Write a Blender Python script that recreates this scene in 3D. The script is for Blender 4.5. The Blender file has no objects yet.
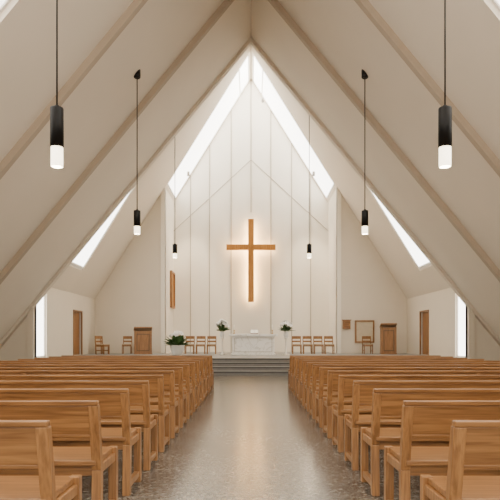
import bpy, bmesh, math, random
from mathutils import Vector, Matrix
random.seed(7)
scene=bpy.context.scene
COL=scene.collection

# ---------------- materials ----------------
def lin(c):
    c=c/255.0
    return c/12.92 if c<=0.04045 else ((c+0.055)/1.055)**2.4
def rgb(r,g,b): return (lin(r),lin(g),lin(b),1)
def newmat(name):
    m=bpy.data.materials.new(name); m.use_nodes=True
    nt=m.node_tree; b=nt.nodes["Principled BSDF"]
    return m,nt,b
def plain(name,col,rough=0.6,metal=0.0,var=0.04,scale=6.0,bump=0.0):
    m,nt,b=newmat(name)
    tc=nt.nodes.new("ShaderNodeTexCoord")
    n=nt.nodes.new("ShaderNodeTexNoise"); n.inputs["Scale"].default_value=scale; n.inputs["Detail"].default_value=4
    nt.links.new(tc.outputs["Object"],n.inputs["Vector"])
    r=nt.nodes.new("ShaderNodeValToRGB")
    r.color_ramp.elements[0].position=0.3; r.color_ramp.elements[1].position=0.7
    r.color_ramp.elements[0].color=tuple([c*(1-var) for c in col[:3]]+[1])
    r.color_ramp.elements[1].color=tuple([min(1,c*(1+var)) for c in col[:3]]+[1])
    nt.links.new(n.outputs["Fac"],r.inputs["Fac"]); nt.links.new(r.outputs["Color"],b.inputs["Base Color"])
    b.inputs["Roughness"].default_value=rough; b.inputs["Metallic"].default_value=metal
    if bump>0:
        bp=nt.nodes.new("ShaderNodeBump"); bp.inputs["Strength"].default_value=bump; bp.inputs["Distance"].default_value=0.01
        n2=nt.nodes.new("ShaderNodeTexNoise"); n2.inputs["Scale"].default_value=60
        nt.links.new(tc.outputs["Object"],n2.inputs["Vector"])
        nt.links.new(n2.outputs["Fac"],bp.inputs["Height"]); nt.links.new(bp.outputs["Normal"],b.inputs["Normal"])
    return m
def wood(name,c1,c2,rough=0.45,axis=0):
    m,nt,b=newmat(name)
    tc=nt.nodes.new("ShaderNodeTexCoord"); mp=nt.nodes.new("ShaderNodeMapping")
    s=[26,26,26]; s[axis]=1.3
    mp.inputs["Scale"].default_value=s
    oi=nt.nodes.new("ShaderNodeObjectInfo")
    ml=nt.nodes.new("ShaderNodeMath"); ml.operation='MULTIPLY'; ml.inputs[1].default_value=37
    nt.links.new(oi.outputs["Random"],ml.inputs[0])
    nt.links.new(ml.outputs[0],mp.inputs["Location"])
    n=nt.nodes.new("ShaderNodeTexNoise"); n.inputs["Scale"].default_value=1.8; n.inputs["Detail"].default_value=8; n.inputs["Distortion"].default_value=0.6
    nt.links.new(tc.outputs["Object"],mp.inputs["Vector"]); nt.links.new(mp.outputs[0],n.inputs["Vector"])
    r=nt.nodes.new("ShaderNodeValToRGB")
    r.color_ramp.elements[0].position=0.3; r.color_ramp.elements[1].position=0.72
    r.color_ramp.elements[0].color=c1; r.color_ramp.elements[1].color=c2
    nt.links.new(n.outputs["Fac"],r.inputs["Fac"]); nt.links.new(r.outputs["Color"],b.inputs["Base Color"])
    b.inputs["Roughness"].default_value=rough
    return m
def emis(name,col,st):
    m,nt,b=newmat(name)
    b.inputs["Base Color"].default_value=(0.9,0.9,0.9,1)
    b.inputs["Emission Color"].default_value=col; b.inputs["Emission Strength"].default_value=st
    b.inputs["Roughness"].default_value=0.3
    return m

M_roof=plain("plaster_roof",rgb(220,208,189),0.85,var=0.02,scale=0.6)
M_wall=plain("plaster_wall",rgb(220,208,188),0.85,var=0.02,scale=0.8,bump=0.1)
M_white=plain("plaster_white",rgb(238,229,212),0.8,var=0.015,scale=0.8)
M_rib=plain("rib_plaster",rgb(178,161,140),0.8,var=0.03,scale=1.0)  # taupe puts the shade of the less lit rib fronts into the colour
M_arch=plain("arch_plaster",rgb(208,195,176),0.8,var=0.03,scale=1.0)
M_seam=plain("seam",rgb(180,168,150),0.8)
M_trim=plain("trim_white",rgb(236,230,220),0.6)
M_oak=wood("oak",rgb(108,71,38),rgb(158,112,66),0.36,0)
M_oakv=wood("oak_vertical",rgb(114,76,41),rgb(164,117,70),0.40,2)
M_cross=wood("cross_oak",rgb(152,96,32),rgb(190,130,54),0.4,2)
M_black=plain("black_metal",rgb(22,21,20),0.4,0.6)
M_brass=plain("brass",rgb(190,150,80),0.3,0.9)
M_stone=plain("step_stone",rgb(132,128,121),0.6,var=0.08,scale=9)
M_nose=plain("step_nosing",rgb(80,77,72),0.6)
M_pot=plain("pot_ceramic",rgb(225,222,215),0.35)
M_leaf=plain("leaf",rgb(64,92,46),0.5,var=0.35,scale=8)
M_petal=plain("petal",rgb(250,247,240),0.5)
M_candle=plain("candle_wax",rgb(245,238,220),0.4)
M_paper=plain("paper",rgb(240,235,222),0.7)
M_seat=plain("seat_fabric",rgb(204,188,160),0.9)
M_dark=plain("dark_gap",rgb(90,74,58),0.8)
M_glass=emis("skylight_glass",(1,0.95,0.865,1),3.6)
M_glass_s=emis("sanctuary_glass",(1,0.965,0.90,1),6.5)
M_glass_t=emis("transept_glass",(1,0.965,0.90,1),7.0)
M_rearfill=emis("window_glass",(1,0.965,0.90,1),3.0)  # glow of the added rear window, fills the nave from behind
M_lampglow=emis("lamp_glow",(1,0.84,0.56,1),4.5)
M_led=emis("led_strip",(1,0.64,0.26,1),48.0)

# marble
M_marble,nt,b=newmat("marble")
tc=nt.nodes.new("ShaderNodeTexCoord"); n=nt.nodes.new("ShaderNodeTexNoise")
n.inputs["Scale"].default_value=1.6; n.inputs["Detail"].default_value=6; n.inputs["Distortion"].default_value=2.0
r=nt.nodes.new("ShaderNodeValToRGB"); e=r.color_ramp.elements
e[0].position=0.46; e[0].color=rgb(240,236,228); e[1].position=0.54; e[1].color=rgb(240,236,228)
x=e.new(0.5); x.color=rgb(215,208,197)
nt.links.new(tc.outputs["Object"],n.inputs["Vector"]); nt.links.new(n.outputs["Fac"],r.inputs["Fac"]); nt.links.new(r.outputs["Color"],b.inputs["Base Color"])
b.inputs["Roughness"].default_value=0.3

# terrazzo floor
M_floor,nt,b=newmat("terrazzo_floor")
tc=nt.nodes.new("ShaderNodeTexCoord")
n1=nt.nodes.new("ShaderNodeTexNoise"); n1.inputs["Scale"].default_value=0.9; n1.inputs["Detail"].default_value=5
v=nt.nodes.new("ShaderNodeTexVoronoi"); v.inputs["Scale"].default_value=46
n2=nt.nodes.new("ShaderNodeTexNoise"); n2.inputs["Scale"].default_value=22; n2.inputs["Detail"].default_value=3
for q in (n1,v,n2): nt.links.new(tc.outputs["Object"],q.inputs["Vector"])
r1=nt.nodes.new("ShaderNodeValToRGB"); r1.color_ramp.elements[0].position=0.3; r1.color_ramp.elements[1].position=0.7
r1.color_ramp.elements[0].color=rgb(84,79,72); r1.color_ramp.elements[1].color=rgb(108,101,92)
nt.links.new(n1.outputs["Fac"],r1.inputs["Fac"])
sep=nt.nodes.new("ShaderNodeSeparateColor"); nt.links.new(v.outputs["Color"],sep.inputs[0])
r2=nt.nodes.new("ShaderNodeValToRGB"); r2.color_ramp.interpolation='CONSTANT'
r2.color_ramp.elements[0].position=0.0; r2.color_ramp.elements[0].color=(0.5,0.48,0.46,1)
r2.color_ramp.elements[1].position=0.2; r2.color_ramp.elements[1].color=(1,1,1,1)
x=r2.color_ramp.elements.new(0.84); x.color=(1.8,1.74,1.62,1)
nt.links.new(sep.outputs[0],r2.inputs["Fac"])
mx=nt.nodes.new("ShaderNodeMix"); mx.data_type='RGBA'; mx.blend_type='MULTIPLY'; mx.inputs[0].default_value=0.9
nt.links.new(r1.outputs["Color"],mx.inputs[6]); nt.links.new(r2.outputs["Color"],mx.inputs[7])
r3=nt.nodes.new("ShaderNodeValToRGB"); r3.color_ramp.elements[0].position=0.35; r3.color_ramp.elements[1].position=0.65
r3.color_ramp.elements[0].color=(0.72,0.72,0.72,1); r3.color_ramp.elements[1].color=(1.15,1.15,1.15,1)
nt.links.new(n2.outputs["Fac"],r3.inputs["Fac"])
mx2=nt.nodes.new("ShaderNodeMix"); mx2.data_type='RGBA'; mx2.blend_type='MULTIPLY'; mx2.inputs[0].default_value=1
nt.links.new(mx.outputs[2],mx2.inputs[6]); nt.links.new(r3.outputs["Color"],mx2.inputs[7])
nt.links.new(mx2.outputs[2],b.inputs["Base Color"])
b.inputs["Roughness"].default_value=0.2

# ---------------- geometry helpers ----------------
class MB:
    """multi-part mesh builder"""
    def __init__(s): s.bm=bmesh.new(); s.mats=[]
    def mi(s,m):
        if m not in s.mats: s.mats.append(m)
        return s.mats.index(m)
    def box(s,x0,x1,y0,y1,z0,z1,m,M=None):
        P=[(x0,y0,z0),(x1,y0,z0),(x1,y1,z0),(x0,y1,z0),(x0,y0,z1),(x1,y0,z1),(x1,y1,z1),(x0,y1,z1)]
        return s.hexa(P,m,M)
    def hexa(s,P,m,M=None):
        vs=[s.bm.verts.new((M@Vector(p)) if M else Vector(p)) for p in P]
        k=s.mi(m)
        fs=[]
        for f in ((3,2,1,0),(4,5,6,7),(0,1,5,4),(1,2,6,5),(2,3,7,6),(3,0,4,7)):
            fc=s.bm.faces.new([vs[i] for i in f]); fc.material_index=k; fs.append(fc)
        return fs
    def prism(s,poly,y0,y1,m):
        """poly list of (x,z), extruded along y"""
        k=s.mi(m)
        a=[s.bm.verts.new((p[0],y0,p[1])) for p in poly]; c=[s.bm.verts.new((p[0],y1,p[1])) for p in poly]
        f=s.bm.faces.new(a); f.material_index=k
        f=s.bm.faces.new(list(reversed(c))); f.material_index=k
        n=len(poly)
        for i in range(n):
            f=s.bm.faces.new([a[(i+1)%n],a[i],c[i],c[(i+1)%n]]); f.material_index=k
    def lathe(s,prof,cx,cy,m,seg=24,smooth=True):
        """prof list of (r,z)"""
        k=s.mi(m); rings=[]
        for r,z in prof:
            rings.append([s.bm.verts.new((cx+r*math.cos(2*math.pi*i/seg),cy+r*math.sin(2*math.pi*i/seg),z)) for i in range(seg)])
        for a,c in zip(rings,rings[1:]):
            for i in range(seg):
                f=s.bm.faces.new([a[i],a[(i+1)%seg],c[(i+1)%seg],c[i]]); f.material_index=k; f.smooth=smooth
        f=s.bm.faces.new(list(reversed(rings[0]))); f.material_index=k
        f=s.bm.faces.new(rings[-1]); f.material_index=k
    def quad(s,P,m):
        k=s.mi(m); f=s.bm.faces.new([s.bm.verts.new(p) for p in P]); f.material_index=k; return f
    def mesh(s,name):
        bmesh.ops.recalc_face_normals(s.bm,faces=s.bm.faces)
        me=bpy.data.meshes.new(name); s.bm.to_mesh(me); s.bm.free()
        for m in s.mats: me.materials.append(m)
        return me
    def obj(s,name,loc=(0,0,0),parent=None,bevel=0,rot=0):
        o=bpy.data.objects.new(name,s.mesh(name)); COL.objects.link(o); o.location=loc
        o.rotation_euler=(0,0,rot)
        if parent: o.parent=parent
        if bevel: addbev(o,bevel)
        return o
def addbev(o,w):
    md=o.modifiers.new("bevel",'BEVEL'); md.width=w; md.segments=2; md.limit_method='ANGLE'
def empty(name,loc):
    e=bpy.data.objects.new(name,None); COL.objects.link(e); e.location=loc; e.empty_display_size=0.2; return e

# ---------------- constants ----------------
H=1.23; F=560.0
NR,NS=12.0,1.215         # nave ridge height, slope
TR,TS=15.7,1.6           # transept/sanctuary ridge, slope
W=7.77; YA=20.0; YB=27.9; YC=31.0; SX=4.28; PZ=0.56
PF=PZ+0.001
YBACK=-3.0
NX=9.95
def nz(x): return NR-NS*abs(x)
def tz(x): return TR-TS*abs(x)

# ---------------- shell ----------------
mb=MB(); mb.box(-11,11,YBACK-0.2,YC+0.2,-0.2,0,M_floor); mb.obj("floor")

def slab(mb,zf,sgn,xa,xb,ya,yb,t,m,off=0):
    P=[]
    for dz in (off,off+t):
        for (x,y) in ((xa,ya),(xb,ya),(xb,yb),(xa,yb)):
            P.append((sgn*x,y,zf(x)+dz))
    mb.hexa(P,m)
def roof(name,zf,sgn,xmax,y0,y1,holes,t,m):
    """holes: (xa,xb,ya,yb) sorted in y"""
    mb=MB(); y=y0
    for (xa,xb,ya,yb) in holes:
        if ya>y: slab(mb,zf,sgn,0,xmax,y,ya,t,m)
        if xa>0: slab(mb,zf,sgn,0,xa,ya,yb,t,m)
        slab(mb,zf,sgn,xb,xmax,ya,yb,t,m)
        y=yb
    if y<y1: slab(mb,zf,sgn,0,xmax,y,y1,t,m)
    o=mb.obj(name)
    return o
def skylight(name,zf,sgn,hole,glass,off=0.22,fr=0.05,mull=()):
    xa,xb,ya,yb=hole
    mb=MB()
    slab(mb,zf,sgn,xa+0.01,xb-0.01,ya+0.01,yb-0.01,0.03,glass,off)
    for (a,b_,c,d) in ((xa,xa+fr,ya,yb),(xb-fr,xb,ya,yb),(xa,xb,ya,ya+fr),(xa,xb,yb-fr,yb)):
        slab(mb,zf,sgn,a,b_,c,d,0.06,M_trim,off-0.05)
    for mxx in mull:
        slab(mb,zf,sgn,mxx-0.03,mxx+0.03,ya,yb,0.06,M_trim,off-0.05)
    mb.obj(name)
wn=1
nave_holes=[(1.6,7.6,-1.8,3.9),(1.6,7.6,5.5,9.7)]  # first hole is unseen, added and sized for soft light
tr_holes=[(4.9,7.2,20.9,23.9)]
sa_holes=[(0.12,4.2,28.05,30.92)]
for sgn,sd in ((-1,"left"),(1,"right")):
    roof("ceiling_nave_"+sd,nz,sgn,NX,YBACK,YA,nave_holes,0.3,M_roof)
    roof("ceiling_transept_"+sd,tz,sgn,W+0.25,YA,YB,tr_holes,0.3,M_roof)
    roof("ceiling_sanctuary_"+sd,tz,sgn,SX+0.2,YB,YC+0.2,sa_holes,0.3,M_white)
    for h in nave_holes: skylight("window_%d"%wn,nz,sgn,h,M_glass,mull=(3.6,5.6)); wn+=1
    for h in tr_holes: skylight("window_%d"%wn,tz,sgn,h,M_glass_t,off=0.1); wn+=1
    for h in sa_holes: skylight("window_%d"%wn,tz,sgn,h,M_glass_s,off=0.06,fr=0.04,mull=(0.6,)); wn+=1

# ribs of the nave (transverse frames)
def rib(name,y0,y1,drop,m):
    d=drop
    poly=[(0,NR-d),(-(NR-d)/NS,0),(-NR/NS,0),(0,NR+0.05),(NR/NS,0),((NR-d)/NS,0)]
    mb=MB(); mb.prism([(p[0],p[1]) for p in poly],y0,y1,m); return mb.obj(name)
k=1
for yy in (1.5,5.2,8.9,12.6,16.3):
    rib("trim_%d"%k,yy-0.09,yy+0.09,0.24,M_rib); k+=1
rib("trim_%d"%k,YA-0.14,YA+0.12,0.16,M_arch); k+=1

# wall above the arch and beside it
mb=MB()
for s in (-1,1):
    mb.prism([(0,NR-0.05),(s*W,NR-0.05-NS*W),(s*W,0),(s*11,0),(s*11,17),(0,17)],YA+0.1,YA+0.3,M_wall)
mb.obj("wall_arch")
# transept gable walls beside the sanctuary
for s,sd in ((-1,"left"),(1,"right")):
    mb=MB(); mb.prism([(s*SX,PZ),(s*(W+0.2),PZ),(s*(W+0.2),tz(W+0.2)+0.1),(s*SX,tz(SX)+0.1)],YB,YB+0.2,M_wall); mb.obj("wall_gable_"+sd)
    # return of sanctuary
    mb=MB(); mb.box(s*SX if s>0 else -SX-0.2, SX+0.2 if s>0 else -SX, YB-0.06,YC+0.2,PZ,tz(SX)+0.1,M_white); mb.obj("wall_return_"+sd)
    # transept side wall with window and door openings
    xa,xb=(W,W+0.22) if s>0 else (-W-0.22,-W)
    mb=MB()
    ZT=tz(W)+0.25
    wy0,wy1=20.3,21.3; dy0,dy1=24.45,25.75; dz=PZ+2.0
    mb.box(xa,xb,YA,wy0,0,ZT,M_wall)
    mb.box(xa,xb,wy0,wy1,0,PZ+0.02,M_wall); mb.box(xa,xb,wy0,wy1,3.05,ZT,M_wall)
    mb.box(xa,xb,wy1,dy0,0,ZT,M_wall)
    mb.box(xa,xb,dy0,dy1,0,PZ,M_wall); mb.box(xa,xb,dy0,dy1,dz,ZT,M_wall)
    mb.box(xa,xb,dy1,YB+0.2,0,ZT,M_wall)
    mb.obj("wall_"+sd)
    # window
    mb=MB(); xc=s*(W+0.12)
    mb.box(xc-0.015,xc+0.015,wy0,wy1,PZ+0.02,3.05,M_glass_t)
    for a,b_,c,d in ((wy0,wy0+0.05,PZ+0.02,3.05),(wy1-0.05,wy1,PZ+0.02,3.05),(wy0,wy1,PZ+0.02,PZ+0.08),(wy0,wy1,2.99,3.05)):
        mb.box(xc-0.05,xc+0.05,a,b_,c,d,M_trim)
    mb.obj("window_%d"%wn); wn+=1
    # door
    mb=MB()
    mb.box(xc-0.025,xc+0.025,dy0+0.06,dy1-0.06,PF+0.005,dz-0.06,M_oakv)
    for a,b_ in ((dy0,dy0+0.07),(dy1-0.07,dy1)): mb.box(s*W-0.03*1,s*W+0.03,a,b_,PF,dz,M_oakv)
    mb.box(s*W-0.03,s*W+0.03,dy0,dy1,dz-0.07,dz,M_oakv)
    mb.box(xc-s*0.07-0.02,xc-s*0.07+0.02,dy0+0.14,dy0+0.18,PZ+0.95,PZ+1.2,M_black)
    mb.obj("door_%d"%(1 if s<0 else 2))
# sanctuary back wall
mb=MB(); mb.prism([(-SX-0.2,0),(SX+0.2,0),(SX+0.2,tz(SX+0.2)+0.2),(0,TR+0.2),(-SX-0.2,tz(SX+0.2)+0.2)],YC,YC+0.2,M_white); mb.obj("wall_back")
# wall seams (thin battens) + faint chevron joint
def ztop(x): return min(tz(x),99)
mb=MB()
chev=lambda x: 11.2-0.92*abs(x)
for x in (-3.35,-2.3,-1.1,1.1,2.25,3.3):
    mb.box(x-0.022,x+0.022,YC-0.035,YC,PZ,ztop(x),M_seam)
mb.box(-0.022,0.022,YC-0.035,YC,8.3,TR,M_seam)
for s in (-1,1):
    P=[(0,chev(0)-0.018),(s*SX,chev(SX)-0.018),(s*SX,chev(SX)+0.018),(0,chev(0)+0.018)]
    mb.prism(P,YC-0.025,YC,M_seam)
mb.obj("trim_%d"%k); k+=1
# rear gable wall; its big glowing window is unseen, added as fill light
mb=MB()
mb.prism([(-NX,0),(-3.2,0),(-3.2,nz(3.2)+.1),(-NX,nz(NX)+.1)],YBACK-0.2,YBACK,M_wall)
mb.prism([(NX,0),(3.2,0),(3.2,nz(3.2)+.1),(NX,nz(NX)+.1)],YBACK-0.2,YBACK,M_wall)
mb.prism([(-3.2,6.0),(3.2,6.0),(3.2,nz(3.2)+.1),(0,NR+.1),(-3.2,nz(3.2)+.1)],YBACK-0.2,YBACK,M_wall)
mb.obj("wall_rear")
mb=MB(); mb.box(-3.2,3.2,YBACK-0.12,YBACK-0.08,0,6.0,M_rearfill)
for x in (-3.15,-1.05,1.05,3.15): mb.box(x-0.04,x+0.04,YBACK-0.16,YBACK-0.02,0,6,M_trim)
for z in (0.05,2.4,5.95): mb.box(-3.2,3.2,YBACK-0.16,YBACK-0.02,z-0.04,z+0.04,M_trim)
mb.obj("window_%d"%wn)

# chancel steps and platform
mb=MB()
Y0=19.5
for i in range(4):
    mb.box(-W+0.01,W-0.01,Y0+0.34*i,(Y0+0.34*(i+1)) if i<3 else YB,0.14*i if i else 0,0.14*(i+1),M_stone)
    mb.box(-W+0.02,W-0.02,Y0+0.34*i-0.025,Y0+0.34*i,0.14*(i+1)-0.05,0.14*(i+1)-0.012,M_nose)
    if i<3: mb.box(-W+0.01,W-0.01,Y0+0.34*(i+1),YB,0.14*i,0.14*(i+1),M_stone)
mb.box(-SX,SX,YB,YC,0,PZ,M_stone)
mb.obj("chancel_steps")

# ---------------- pews ----------------
def pew_mesh():
    mb=MB(); L=1.86; m=M_oak; mv=M_oakv
    zt=0.85
    def back(z): return 0.075*(zt-z)/0.4   # lean
    def lean(x0,x1,z0,z1,t,m,o=0):
        a=back(z0)+o; c=back(z1)+o
        mb.hexa([(x0,a,z0),(x1,a,z0),(x1,a+t,z0),(x0,a+t,z0),(x0,c,z1),(x1,c,z1),(x1,c+t,z1),(x0,c+t,z1)],m)
    lean(-L+0.05,L-0.05,0.63,zt-0.03,0.026,m,0.008)
    lean(-L,L,zt-0.03,zt,0.05,m,-0.004)       # top rail
    lean(-L+0.05,L-0.05,0.61,0.635,0.034,m,0.004)
    # seat
    mb.box(-L+0.03,L-0.03,0.07,0.545,0.43,0.465,m)
    mb.box(-L+0.05,L-0.05,0.50,0.525,0.36,0.43,m)
    mb.box(-L+0.05,L-0.05,0.10,0.125,0.36,0.43,m)
    for x in (-L,0-0.03,L-0.06):
        lean(x,x+0.06,0.40,zt-0.03,0.06,mv)
        a=back(0.40)
        mb.hexa([(x,a-0.02,0),(x+0.06,a-0.02,0),(x+0.06,a+0.045,0),(x,a+0.045,0),(x,a,0.4),(x+0.06,a,0.4),(x+0.06,a+0.06,0.4),(x,a+0.06,0.4)],mv)
        mb.box(x,x+0.06,0.49,0.55,0,0.43 if x==-0.03 else 0.47,mv)
        mb.box(x+0.008,x+0.052,0.12,0.50,0.37,0.428,mv)
        mb.box(x+0.008,x+0.052,0.10,0.50,0.05,0.10,mv)
    return mb.mesh("church_pew")
pm=pew_mesh()
for i in range(14):
    for s in (-1,1):
        o=bpy.data.objects.new("church_pew",pm); COL.objects.link(o)
        o.location=(s*(0.955+1.86),2.62+0.86*i,0); addbev(o,0.006)

# ---------------- cross ----------------
cr=empty("wall_cross",(0,30.55,0))
mb=MB()
mb.box(-0.16,0.16,-0.1,0.1,3.3,7.82,M_cross); mb.box(-1.34,-0.16,-0.1,0.1,6.14,6.44,M_cross); mb.box(0.16,1.34,-0.1,0.1,6.14,6.44,M_cross)
mb.obj("timber",parent=cr,bevel=0.01)
mb=MB()
mb.box(-0.1,0.1,0.11,0.13,3.45,7.65,M_led); mb.box(-1.2,-0.1,0.11,0.13,6.25,6.35,M_led); mb.box(0.1,1.2,0.11,0.13,6.25,6.35,M_led)
mb.obj("led_backlight",parent=cr)
mb=MB()
for z in (4.0,5.3,7.2): mb.box(-0.03,0.03,0.1,0.45,z-0.03,z+0.03,M_black)
mb.obj("mount",parent=cr)

# ---------------- altar ----------------
ya=25.0
al=empty("altar",(0.1,ya,PF))
mb=MB()
mb.box(-0.98,0.98,-0.4,0.4,0,0.07,M_marble); mb.box(-0.93,0.93,-0.35,0.35,0.07,0.84,M_marble)
mb.obj("base",parent=al,bevel=0.008)
mb=MB(); mb.box(-1.08,1.08,-0.45,0.45,0.84,0.94,M_marble); mb.obj("table_slab",parent=al,bevel=0.01)
mb=MB()
mb.box(-0.83,0.83,-0.365,-0.35,0.14,0.16,M_seam);mb.box(-0.83,0.83,-0.365,-0.35,0.75,0.77,M_seam)
mb.box(-0.83,-0.81,-0.365,-0.35,0.16,0.75,M_seam);mb.box(0.81,0.83,-0.365,-0.35,0.16,0.75,M_seam)
mb.obj("front_moulding",parent=al)
for i,xx in enumerate((-0.75,0.95)):
    mb=MB()
    mb.lathe([(0.06,0),(0.055,0.02),(0.018,0.04),(0.015,0.14),(0.035,0.16),(0.035,0.175)],0,0,M_brass,16)
    mb.lathe([(0.022,0.175),(0.022,0.40),(0.004,0.41),(0.003,0.43)],0,0,M_candle,12)
    mb.obj("candlestick",loc=(xx,ya,PF+0.94))
# missal on a stand
bk=MB()
M=Matrix.Rotation(math.radians(35),4,'X')
bk.box(-0.17,0.17,-0.13,0.13,0.10,0.12,M_oak,M)
bk.box(-0.16,-0.002,-0.12,0.12,0.12,0.145,M_paper,M); bk.box(0.002,0.16,-0.12,0.12,0.12,0.145,M_paper,M)
bk.box(-0.15,0.15,-0.12,0.1,0,0.02,M_oak); bk.box(-0.03,0.03,-0.05,0.0,0.02,0.11,M_oak)
bk.obj("missal_stand",loc=(0.15,ya,PF+0.94))

# ---------------- plants ----------------
def foliage(mb,n,spread,zr,leafL,cz,seed,flowers=0,fs=0.05,fz=0,lw=0.11):
    rn=random.Random(seed)
    for i in range(n):
        a=rn.uniform(0,2*math.pi); el=rn.uniform(0.35,1.4); L=leafL*rn.uniform(0.7,1.2); w=L*lw
        d=Vector((math.cos(a)*math.cos(el),math.sin(a)*math.cos(el),math.sin(el)))
        sd=Vector((-math.sin(a),math.cos(a),0))
        p=Vector((rn.uniform(-1,1)*spread*0.3,rn.uniform(-1,1)*spread*0.3,cz))
        prev=None; N=5
        for j in range(N+1):
            t=j/N
            c=p+d*L*t+Vector((0,0,-0.3*L*t*t))
            ww=w*math.sin(math.pi*min(1,0.12+t*0.88))+0.003
            cur=(c-sd*ww,c+Vector((0,0,-ww*0.4)),c+sd*ww)
            if prev:
                f=mb.quad([prev[0],prev[1],cur[1],cur[0]],M_leaf); f=mb.quad([prev[1],prev[2],cur[2],cur[1]],M_leaf)
            prev=cur
    for i in range(flowers):
        # blossoms sit on an upper dome, facing outward
        a=rn.uniform(0,2*math.pi); rr=spread*math.sqrt(rn.random()); z=cz+fz+zr*(1-0.6*(rr/spread)**2)*rn.uniform(0.6,1.05)
        c=Vector((rr*math.cos(a),rr*math.sin(a),z))
        mb.hexa([(x*0.004+q.x,y*0.004+q.y,q.z) for q in (Vector((0,0,cz-0.02)),c) for (x,y) in ((-1,-1),(1,-1),(1,1),(-1,1))],M_leaf)
        ax=Vector((math.cos(a)*rr/spread,math.sin(a)*rr/spread,0.55)).normalized()
        R=ax.to_track_quat('Z','Y'); ph=rn.random()*6
        for layer,(np_,tilt,sc) in enumerate(((6,0.25,1.0),(5,0.9,0.75))):
            for j in range(np_):
                b_=ph+layer*0.5+2*math.pi*j/np_
                d=R@Vector((math.cos(b_)*math.cos(tilt),math.sin(b_)*math.cos(tilt),math.sin(tilt)))
                sd=R@Vector((-math.sin(b_),math.cos(b_),0))
                s=fs*sc
                mb.quad([c,c+d*s*0.6-sd*s*0.42,c+d*s*1.15,c+d*s*0.6+sd*s*0.42],M_petal)
pl=empty("potted_lily",(-3.2,24.3,PF))
mb=MB(); mb.lathe([(0.18,0),(0.22,0.05),(0.29,0.22),(0.31,0.40),(0.33,0.42),(0.33,0.45),(0.29,0.45),(0.28,0.40)],0,0,M_pot,28); mb.obj("pot",parent=pl)
mb=MB(); foliage(mb,110,0.42,0.4,0.68,0.40,3,flowers=16,fs=0.11,fz=0.28,lw=0.13); mb.obj("plant",parent=pl)
for i,xx in enumerate((-1.3,1.58)):
    st=empty("flower_stand",(xx,25.3,PF))
    mb=MB(); mb.lathe([(0.15,0),(0.15,0.03),(0.03,0.05),(0.025,0.72),(0.13,0.76),(0.13,0.79)],0,0,M_trim,20); mb.obj("pedestal",parent=st)
    mb=MB(); mb.lathe([(0.07,0.79),(0.11,0.86),(0.12,0.95),(0.07,1.04),(0.085,1.08)],0,0,M_pot,20); mb.obj("vase",parent=st)
    mb=MB(); foliage(mb,60,0.27,0.36,0.42,1.06,11+i,flowers=22,fs=0.10,fz=0.14,lw=0.13); mb.obj("bouquet",parent=st)

# ---------------- chairs ----------------
def chair_mesh():
    mb=MB(); m=M_oakv; w=0.22
    for x in (-w,w-0.04):
        mb.box(x,x+0.04,-0.22,-0.18,0,0.44,m)                         # front legs
        mb.hexa([(x,0.20,0),(x+0.04,0.20,0),(x+0.04,0.24,0),(x,0.24,0),(x,0.26,0.86),(x+0.04,0.26,0.86),(x+0.04,0.29,0.86),(x,0.29,0.86)],m)
        mb.box(x+0.008,x+0.032,-0.19,0.21,0.36,0.42,m); mb.box(x+0.008,x+0.032,-0.19,0.21,0.16,0.19,m)
    mb.box(-w+0.03,w-0.03,-0.215,-0.19,0.36,0.42,m); mb.box(-w+0.03,w-0.03,0.2,0.225,0.36,0.42,m)
    mb.box(-w,w,-0.23,0.21,0.43,0.455,m); mb.box(-w+0.02,w-0.02,-0.21,0.19,0.455,0.485,M_seat)
    mb.box(-w+0.03,w-0.03,0.245,0.27,0.72,0.86,m); mb.box(-w+0.03,w-0.03,0.235,0.26,0.56,0.64,m)
    return mb.mesh("sanctuary_chair")
cm=chair_mesh()
for (x,y,r) in ((-2.95,26.9,0),(-2.42,26.9,0),(-1.9,26.9,0),(2.2,26.9,0),(2.72,26.9,0),(3.24,26.9,0),(3.76,26.9,0),
                (-7.15,26.9,0.9),(-6.85,25.9,1.2),(-6.0,27.1,0.1),(5.62,27.0,0)):
    o=bpy.data.objects.new("sanctuary_chair",cm); COL.objects.link(o); o.location=(x,y,PF); o.rotation_euler=(0,0,r); addbev(o,0.005)

# ---------------- lecterns ----------------
def lectern(name,x,y,w,h,r=0):
    e=empty(name,(x,y,PF)); e.rotation_euler=(0,0,r)
    mb=MB()
    mb.box(-w/2,w/2,-0.25,0.25,0,0.06,M_oakv)
    for xx in (-w/2+0.02,w/2-0.07): mb.box(xx,xx+0.05,-0.22,0.22,0.06,h-0.16,M_oakv)
    mb.box(-w/2+0.07,w/2-0.07,-0.2,-0.17,0.06,h-0.2,M_oakv)
    mb.box(-w/2+0.07,w/2-0.07,-0.17,0.2,h*0.45,h*0.45+0.03,M_oakv)
    mb.obj("body",parent=e,bevel=0.006)
    mb=MB()
    P=[(-w/2,-0.26,h-0.06),(w/2,-0.26,h-0.06),(w/2,0.26,h-0.2),(-w/2,0.26,h-0.2),(-w/2,-0.26,h),(w/2,-0.26,h),(w/2,0.26,h-0.14),(-w/2,0.26,h-0.14)]
    mb.hexa(P,M_oakv)
    mb.obj("reading_top",parent=e,bevel=0.006)
    mb=MB()
    a=w/2-0.13
    mb.box(-a,a,-0.215,-0.2,0.16,0.19,M_dark); mb.box(-a,a,-0.215,-0.2,h-0.36,h-0.33,M_dark)
    mb.box(-a,-a+0.03,-0.215,-0.2,0.19,h-0.36,M_dark); mb.box(a-0.03,a,-0.215,-0.2,0.19,h-0.36,M_dark)
    mb.obj("front_frame",parent=e)
lectern("lectern",-5.06,26.2,0.84,1.28,0.25)
lectern("lectern",6.42,26.2,0.74,1.45,-0.1)

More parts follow.
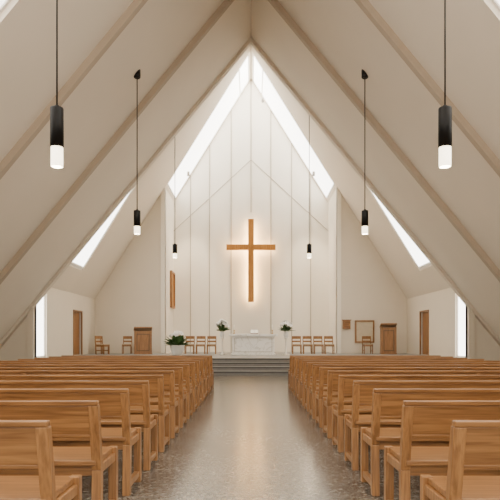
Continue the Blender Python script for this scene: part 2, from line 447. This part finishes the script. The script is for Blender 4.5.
# framed niche, box, wooden panel
mb=MB(); cx,cz=5.65,1.65; w,h=0.48,0.56; y0=YB-0.09
for a,b_,c,d in ((cx-w,cx+w,cz+h-0.07,cz+h),(cx-w,cx+w,cz-h,cz-h+0.07),(cx-w,cx-w+0.07,cz-h+0.07,cz+h-0.07),(cx+w-0.07,cx+w,cz-h+0.07,cz+h-0.07)):
    mb.box(a,b_,y0,YB,c,d,M_oakv)
mb.box(cx-w+0.07,cx+w-0.07,YB-0.03,YB,cz-h+0.07,cz+h-0.07,M_seat)
mb.obj("wall_frame")
mb=MB(); mb.box(4.57,4.93,YB-0.16,YB,1.78,2.2,M_oakv); mb.box(4.53,4.97,YB-0.19,YB,2.2,2.24,M_oakv); mb.box(4.6,4.9,YB-0.17,YB-0.16,1.82,2.16,M_oak); mb.box(4.86,4.88,YB-0.185,YB-0.17,1.96,2.02,M_brass)
mb.obj("offering_box")
mb=MB(); z0,z1=3.0,4.85
mb.box(-SX,-SX+0.05,29.55,30.75,z0,z1,M_cross)
for a,b_,c,d in ((29.5,29.6,z0-.05,z1+.05),(30.7,30.8,z0-.05,z1+.05),(29.6,30.7,z1-.05,z1+.05),(29.6,30.7,z0-.05,z0+.05)): mb.box(-SX,-SX+0.12,a,b_,c,d,M_oakv)
mb.obj("carved_wall_panel")

# ---------------- pendant lamps ----------------
def pendant(x,y,zb,L,r,zc,emit):
    e=empty("pendant_lamp",(x,y,zb))
    g=L*0.34
    mb=MB(); mb.lathe([(r*0.84,0),(r*0.9,0.02),(r*0.9,g)],0,0,M_lampglow,28); mb.obj("diffuser",parent=e)
    mb=MB(); mb.lathe([(r,g-0.01),(r,L-0.02),(r*0.96,L),(r*0.3,L+0.005),(r*0.3,L+0.04)],0,0,M_black,28)
    mb.obj("housing",parent=e)
    mb=MB(); mb.lathe([(0.014,L+0.03),(0.014,zc-zb-0.02)],0,0,M_black,8); mb.obj("cable",parent=e)
    mb=MB(); zz=zc-zb; mb.lathe([(0.075,zz-0.12),(0.09,zz-0.10),(0.09,zz+0.1)],0,0,M_black,20); mb.obj("canopy",parent=e)
    l=bpy.data.lights.new("lamp",'POINT'); l.energy=emit; l.color=(1,0.82,0.58); l.shadow_soft_size=0.08
    o=bpy.data.objects.new("bulb",l); COL.objects.link(o); o.parent=e; o.location=(0,0,-0.12)
for s in (-1,1):
    pendant(s*3.07,8.86,3.97,0.93,0.105,nz(3.07),25)
    pendant(s*3.03,14.9,4.05,0.62,0.09,nz(3.03),25)
pendant(-3.07,22.6,4.54,0.55,0.095,tz(3.07),25)
pendant(2.35,22.6,4.54,0.55,0.095,tz(2.35),25)

# ---------------- sanctuary lamps ----------------
def spot(x,y,z,tx,ty,tz_,en,ang,col=(1,0.84,0.62)):
    e=empty("ceiling_spotlight",(x,y,z))
    d=(Vector((tx,ty,tz_))-Vector((x,y,z))).normalized()
    q=d.to_track_quat('-Z','Y')
    mb=MB(); mb.lathe([(0.07,0.0),(0.07,0.22),(0.03,0.24)],0,0,M_trim,20); o=mb.obj("can",parent=e); o.rotation_mode='QUATERNION'; o.rotation_quaternion=q
    l=bpy.data.lights.new("spot",'SPOT'); l.energy=en; l.spot_size=math.radians(ang); l.spot_blend=0.8; l.color=col; l.shadow_soft_size=0.1
    o=bpy.data.objects.new("beam",l); COL.objects.link(o); o.parent=e; o.rotation_mode='QUATERNION'; o.rotation_quaternion=q; o.location=d*0.05
spot(-3.2,28.6,9.6,-3.3,31,3.2,1300,50)
spot(3.2,28.6,9.6,3.3,31,3.2,1300,50)
spot(0.6,28.6,13.4,0,25,1.0,1200,40)

# ---------------- world ----------------
w=bpy.data.worlds.new("World"); scene.world=w; w.use_nodes=True
nt=w.node_tree; bg=nt.nodes["Background"]
sky=nt.nodes.new("ShaderNodeTexSky"); sky.sky_type='NISHITA'; sky.sun_elevation=math.radians(45); sky.sun_disc=False
nt.links.new(sky.outputs[0],bg.inputs[0]); bg.inputs[1].default_value=0.3

# ---------------- camera ----------------
cam=bpy.data.cameras.new("camera"); co=bpy.data.objects.new("camera",cam); COL.objects.link(co)
co.location=(0,0,H); co.rotation_euler=(math.radians(90),0,0)
cam.sensor_width=36; cam.lens=F/500*36; cam.shift_y=90/500; cam.shift_x=-1/500
cam.clip_end=200
scene.camera=co
